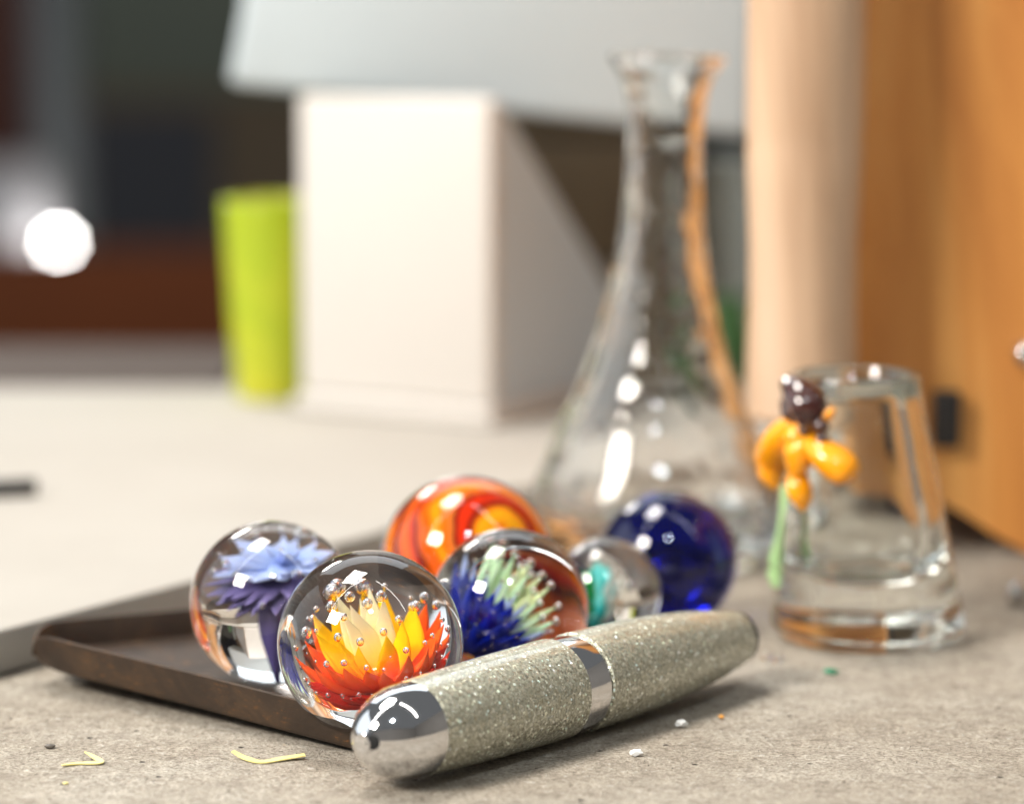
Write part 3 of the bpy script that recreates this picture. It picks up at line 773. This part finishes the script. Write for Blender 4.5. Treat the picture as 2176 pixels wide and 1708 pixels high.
# lime glazed cup
lc = on_plane(588, 842, 7.0)
lr = 112*lc.y/FPX
lh = (at_y(560, 425, lc.y).z - 7)
lime = thing('lime_cup', (lc.x, lc.y, 7), 'lime green and yellow glazed cup half hidden behind the cream machine', 'cup')
obj('cup_wall', bm_lathe([(0, 0), (lr*.74, 0), (lr*.78, 1.2), (lr*.89, lh*.45), (lr*.98, lh*.9), (lr*1.0, lh), (lr*.96, lh+.4), (lr*.93, lh-1), (lr*.8, lh*.45), (lr*.62, 4), (0, 3.5)], 48), M['lime'], lime)

ma, mb_ = on_plane(-500, 835, 0), on_plane(470, 835, 0)
mt_ = obj('shade_sheet', bm_box(ma.x, mb_.x, 700, 808, .1, 2.2, .6), mat_simple('shade_brown', (.07, .055, .048), (.095, .075, .065), 18, .8, Specular_IOR_Level=.2))  # dark sheet stands in for shade on the far bench
tag(mt_, 'dark brown sheet added for shade on the bench beyond the pale board', 'mat')

# things far back on the bench
def backthing(name, label, cat, px0, px1, py0, py1, y, mat, depth=40, bev=2.0, ground=True):
    a = at_y(px0, py1, y); b = at_y(px1, py0, y)
    z0 = .1 if ground else a.z
    o = obj(name, bm_box(a.x, b.x, y, y+depth, z0, b.z, bev), mat)
    return tag(o, label, cat)
dr = thing('wooden_chest', (at_y(320, 700, 2800).x, 2800, FLZ), 'low russet wooden chest standing behind the bench', 'chest')
a = at_y(-120, 700, 2800); b = at_y(640, 552, 2800); ox = dr.location.x/MM; H = b.z-FLZ
obj('chest_case', bm_box(a.x-ox, b.x-ox, 2, 160, .1, H, 1.5), M['rust'], dr)
for k in range(3):
    z0 = 20 + k*(H-30)/3
    d = obj('drawer_front', bm_box(a.x-ox+6, b.x-ox-6, -3, 1.8, z0, z0+(H-30)/3-6, 1.2), M['rust'], dr)
    h_ = obj('handle', bm_box(-30, 30, -10, -3.2, z0+90, z0+98, 1.5), M['black'], d)
M['umber'] = mat_simple('umber_paint', (.075, .056, .036), (.12, .09, .06), 2.0, .7, Specular_IOR_Level=.15)
cb = thing('dark_cabinet', (at_y(430, 300, 3400).x, 3400, FLZ), 'umber cabinet with a dark navy door standing behind the russet chest', 'cabinet')
ox = cb.location.x/MM; a = at_y(185, 700, 3400); b = at_y(900, 195, 3400); H = b.z-FLZ; tz_ = b.z
obj('cabinet_case', bm_box(a.x-ox, b.x-ox, 3, 240, .1, H, 1.5), M['umber'], cb)
obj('cabinet_door', bm_box(a.x-ox+4, at_y(455, 0, 3400).x-ox, 0, 2.8, 6, H-22, .8), M['charcoal'], cb)
obj('cabinet_door', bm_box(at_y(475, 0, 3400).x-ox, b.x-ox-4, 0, 2.8, 6, H-22, .8), M['umber'], cb)
gx0, gx1 = at_y(150, 0, 3400).x, at_y(1000, 0, 3400).x
gc = thing('equipment_case', ((gx0+gx1)/2, 3410, tz_), 'dark green equipment case on top of the umber cabinet', 'case')
gw = (gx1-gx0)/2-12
obj('case_body', bm_box(-gw, gw, 0, 200, .2, 150, 3), M['olive'], gc)
obj('case_lid', bm_box(-gw, gw, 0, 200, 150.5, 240, 3), M['olive'], gc)
# grey post with white roll, red panel at the far left
def lathe_thing(name, px, py_top, y, rpx, mat, label, cat, prof=None, ground=0.0):
    t = at_y(px, py_top, y); r = rpx*y/FPX; h = t.z-ground
    prof = prof or [(0, 0), (1, 0), (1, .98), (.96, 1), (0, 1)]
    o = obj(name, bm_lathe([(u*r, v*h) for u, v in prof], 40), mat, None, (t.x, y, ground+.1))
    return tag(o, label, cat)
lathe_thing('grey_post', 115, -160, 4700, 52, M['grey_pipe'], 'blue grey metal post rising at the far back of the room', 'post', [(0, 0), (1.6, 0), (1.6, .01), (1, .015), (1, .98), (.9, 1), (0, 1)], FLZ)
lathe_thing('paper_roll', 18, 345, 4580, 95, M['white_paper'], 'tall white paper roll standing on the floor beside the added lamp', 'paper roll', [(.3, 0), (1, 0), (1, .99), (.97, 1), (.3, 1), (.3, 0)], FLZ)
pl_ = bpy.data.lights.new('glint_fill', 'POINT'); pl_.energy = .11; pl_.color = (1, .95, .95); pl_.shadow_soft_size = .008  # added fill beside the glowing ball, brightens the paper roll
glint_fill_obj = bpy.data.objects.new('glint_fill', pl_)
o = obj('tool_chest', bm_box(at_y(-430, 0, 5000).x, at_y(52, 0, 5000).x, 5000, 5200, FLZ+.1, 420, 3), mat_simple('rust_red_paint', (.16, .035, .018), (.12, .028, .015), 10, .5)); tag(o, 'rust red tool chest at the far left behind the grey post', 'tool chest')
# added glowing lamp far back in the room
lp = at_y(125, 518, 4500)
M['lit'] = NT('glint_glow')
em = M['lit'].n('ShaderNodeEmission'); em.inputs[0].default_value = (1, .97, .93, 1); em.inputs[1].default_value = 52
M['lit'].l(em.outputs[0], M['lit'].out.inputs[0]); M['lit'] = M['lit'].m
glint = thing('glint_stand', (lp.x, lp.y, FLZ), 'added lamp glowing as a bright round blur beside the paper roll', 'glint')  # glowing ball in place of a highlight on something shiny
obj('glint_ball', bm_ball(7.6, 24, 16), M['lit'], glint, (0, 0, lp.z-FLZ), sharp=None)
hl = lp.z-FLZ
glint_fill_obj.location = Vector((0, -20, hl+6))*MM; link(glint_fill_obj, glint)
obj('stalk', bm_lathe([(0, .1), (90, .1), (90, 8), (4, 12), (3.4, hl-13), (7, hl-8.2), (0, hl-7.8)], 24), M['grey_pipe'], glint)
# dark rod on the pale board
r1_ = on_plane(-60, 1040, 8.6); r2_ = on_plane(78, 1034, 8.6)
rod = thing('dark_rod', (r2_.x, r2_.y, 7), 'short dark metal rod lying on the pale board', 'rod')
L = (r1_-r2_)
obj('shaft', bm_tube([Vector((0, 0, 1.62))+L*t for t in (0, .05, .5, 1)], [1.3, 1.6, 1.6, 1.6], 16), M['black'], rod)
# pale jar and green bottle seen between flask and box
lathe_thing('mint_jar', 1540, 335, 800, 78, M['mint_jar'], 'pale mint glazed jar standing behind the flask neck', 'jar', [(0, 0), (.8, 0), (.9, .05), (1, .4), (.95, .75), (.72, .9), (.75, .97), (.7, 1), (0, 1)])
lathe_thing('green_bottle', 1552, 630, 715, 52, M['green_bottle'], 'squat bottle green pot between the flask and the corner post', 'pot', [(0, 0), (.75, 0), (1, .3), (1, .6), (.7, .85), (.75, 1), (0, 1)])

# ---------------------------------------------------------------- small scraps on the bench
def ribbon(name, pts, widths, mat, label, thick=.16, group=None):
    """thin curled shaving through 3-D points"""
    P3 = smoothline(pts, 6); Wd = [v.x for v in smoothline([(q, 0) for q in widths], 6)]
    c = sum(P3, Vector())/len(P3); bm = bmesh.new(); rows = []
    for i, p in enumerate(P3):
        t = (P3[min(i+1, len(P3)-1)]-P3[max(i-1, 0)]).normalized(); s = t.cross(Vector((0, 0, 1))).normalized(); u = s.cross(t)
        q = p - Vector((c.x, c.y, 0)); wd = Wd[i]/2
        rows.append([bm.verts.new((q+s*a+u*b)*MM) for a, b in ((-wd, 0), (wd, 0), (wd, thick), (-wd, thick))])
    for A, B in zip(rows, rows[1:]):
        for j in range(4): bm.faces.new((A[j], A[(j+1) % 4], B[(j+1) % 4], B[j]))
    bm.faces.new(rows[0]); bm.faces.new(rows[-1][::-1])
    o = obj(name, bm, mat, None, (c.x, c.y, 0)); return tag(o, label, 'shaving', group)
def gp(px, py, z=.05):
    return on_plane(px, py, z)
ribbon('yellow_shaving', [gp(494, 1596, .9), gp(520, 1610, .25), (gp(556, 1619, .1)), gp(600, 1612, .2), gp(648, 1604, .5)], [.7, 1.1, 1.15, 1.4, 1.2], M['shaving'], 'long curved yellow shaving on the bench in front of the tray', group='yellow shavings on the bench')
ribbon('yellow_shaving', [gp(132, 1626, .2), gp(170, 1622, .1), gp(213, 1620, .2), gp(196, 1606, .5), gp(180, 1598, .8)], [.4, .9, 1.0, .7, .2], M['shaving'], 'small bent yellow shaving at the left of the bench', group='yellow shavings on the bench')
def chip(name, px, py, size, mat, label, cat='chip', squash=.45, seed=1, z=None):
    rnd = random.Random(seed); bm = bmesh.new()
    bmesh.ops.create_icosphere(bm, subdivisions=2, radius=1)
    for v in bm.verts:
        k = 1+.28*math.sin(v.co.x*4+seed)*math.cos(v.co.y*5+seed*2)+rnd.uniform(-.08, .08)
        v.co = Vector((v.co.x*k*size[0], v.co.y*k*size[1], (v.co.z*k)*size[2]))*MM
    lo = min(v.co.z for v in bm.verts)
    for v in bm.verts: v.co.z -= lo
    p = gp(px, py, 0); o = obj(name, bm, mat, None, (p.x, p.y, .03), sharp=25); return tag(o, label, cat)
chip('yellow_crumb', 140, 1666, (.35, .25, .15), M['shaving'], 'tiny yellow crumb nearest the viewer on the bench', 'crumb', seed=2)
chip('dark_flake', 106, 1590, (.75, .45, .3), M['dark_flake'], 'dark grey flake beside the bent yellow shaving', 'flake', seed=3)
chip('white_chip', 1447, 1545, (.85, .7, .55), M['white_chip'], 'milky white glass chip on the bench before the pen', seed=4)
chip('amber_chip', 1533, 1528, (.4, .3, .3), M['orange_chip'], 'tiny amber chip right of the milky white chip', seed=5)
chip('pale_crumb', 1352, 1606, (.9, .6, .45), M['white_chip'], 'pale crumb of glass in front of the milky white chip', 'crumb', seed=6)
chip('green_chip', 1766, 1432, (1.15, .6, .4), M['green_chip'], 'emerald green glass chip in front of the glass cup', seed=7)
for px, py, lab in [(1630, 1392, 'clear glass bead by the end of the pen, the one nearer it'), (1652, 1397, 'clear glass bead by the end of the pen, the one nearer the cup')]:
    p = gp(px, py, .9); o = obj('glass_bead', bm_ball(.85, 24, 16), M['glass'], None, (p.x, p.y, .88), sharp=None); tag(o, lab, 'bead', 'clear beads by the pen end')
p = gp(2164, 1262, 2)
o = obj('silver_bead', bm_lathe([(.5, -1.2), (1.6, -1.0), (2.2, 0), (1.6, 1.0), (.5, 1.2), (.5, -1.2)], 28), M['silver'], None, (p.x, p.y, 2.2)); o.rotation_euler = (math.pi/2, 0, .5); tag(o, 'silver ring bead lying near the box foot', 'bead')

# dust and grit gathered on the bench, too fine to count
rg = random.Random(21); bm = bmesh.new()
for i in range(620):
    if i < 260: px, py = rg.uniform(-40, 2200), rg.uniform(1500, 1720)
    elif i < 420: px, py = rg.uniform(150, 800), 0; py = 1490 + (px-150)*.19 + rg.expovariate(1/22)
    else: px, py = rg.uniform(1300, 2176), rg.uniform(1400, 1650)
    if 740 < px < 1640 and py < 1690 - (px-780)*.27: continue
    if px > 1600 and py < 1420: continue
    p = on_plane(px, py, 0); q = rg.uniform(.05, .16)*(1.8 if rg.random() < .06 else 1)
    v = [bm.verts.new((p + Vector((rg.uniform(-1, 1)*q*1.4, rg.uniform(-1, 1)*q*1.4, z*q)))*MM) for z in (.05, .1, .15, 1.0)]
    for tri in ((0, 1, 2), (0, 3, 1), (1, 3, 2), (2, 3, 0)): bm.faces.new([v[k] for k in tri])
t = NT('grit'); gi = t.noise(t.coords(1.0), 900, 2, .5)
t.pbr(t.ramp(gi, [(.36, (.05, .04, .035)), (.5, (.30, .25, .19)), (.62, (.72, .69, .62))], 'CONSTANT'), .8)
o = obj('dust', bm, t.m, smooth=False); o['kind'] = 'stuff'; o['label'] = 'fine grit and dust scattered over the bench board'
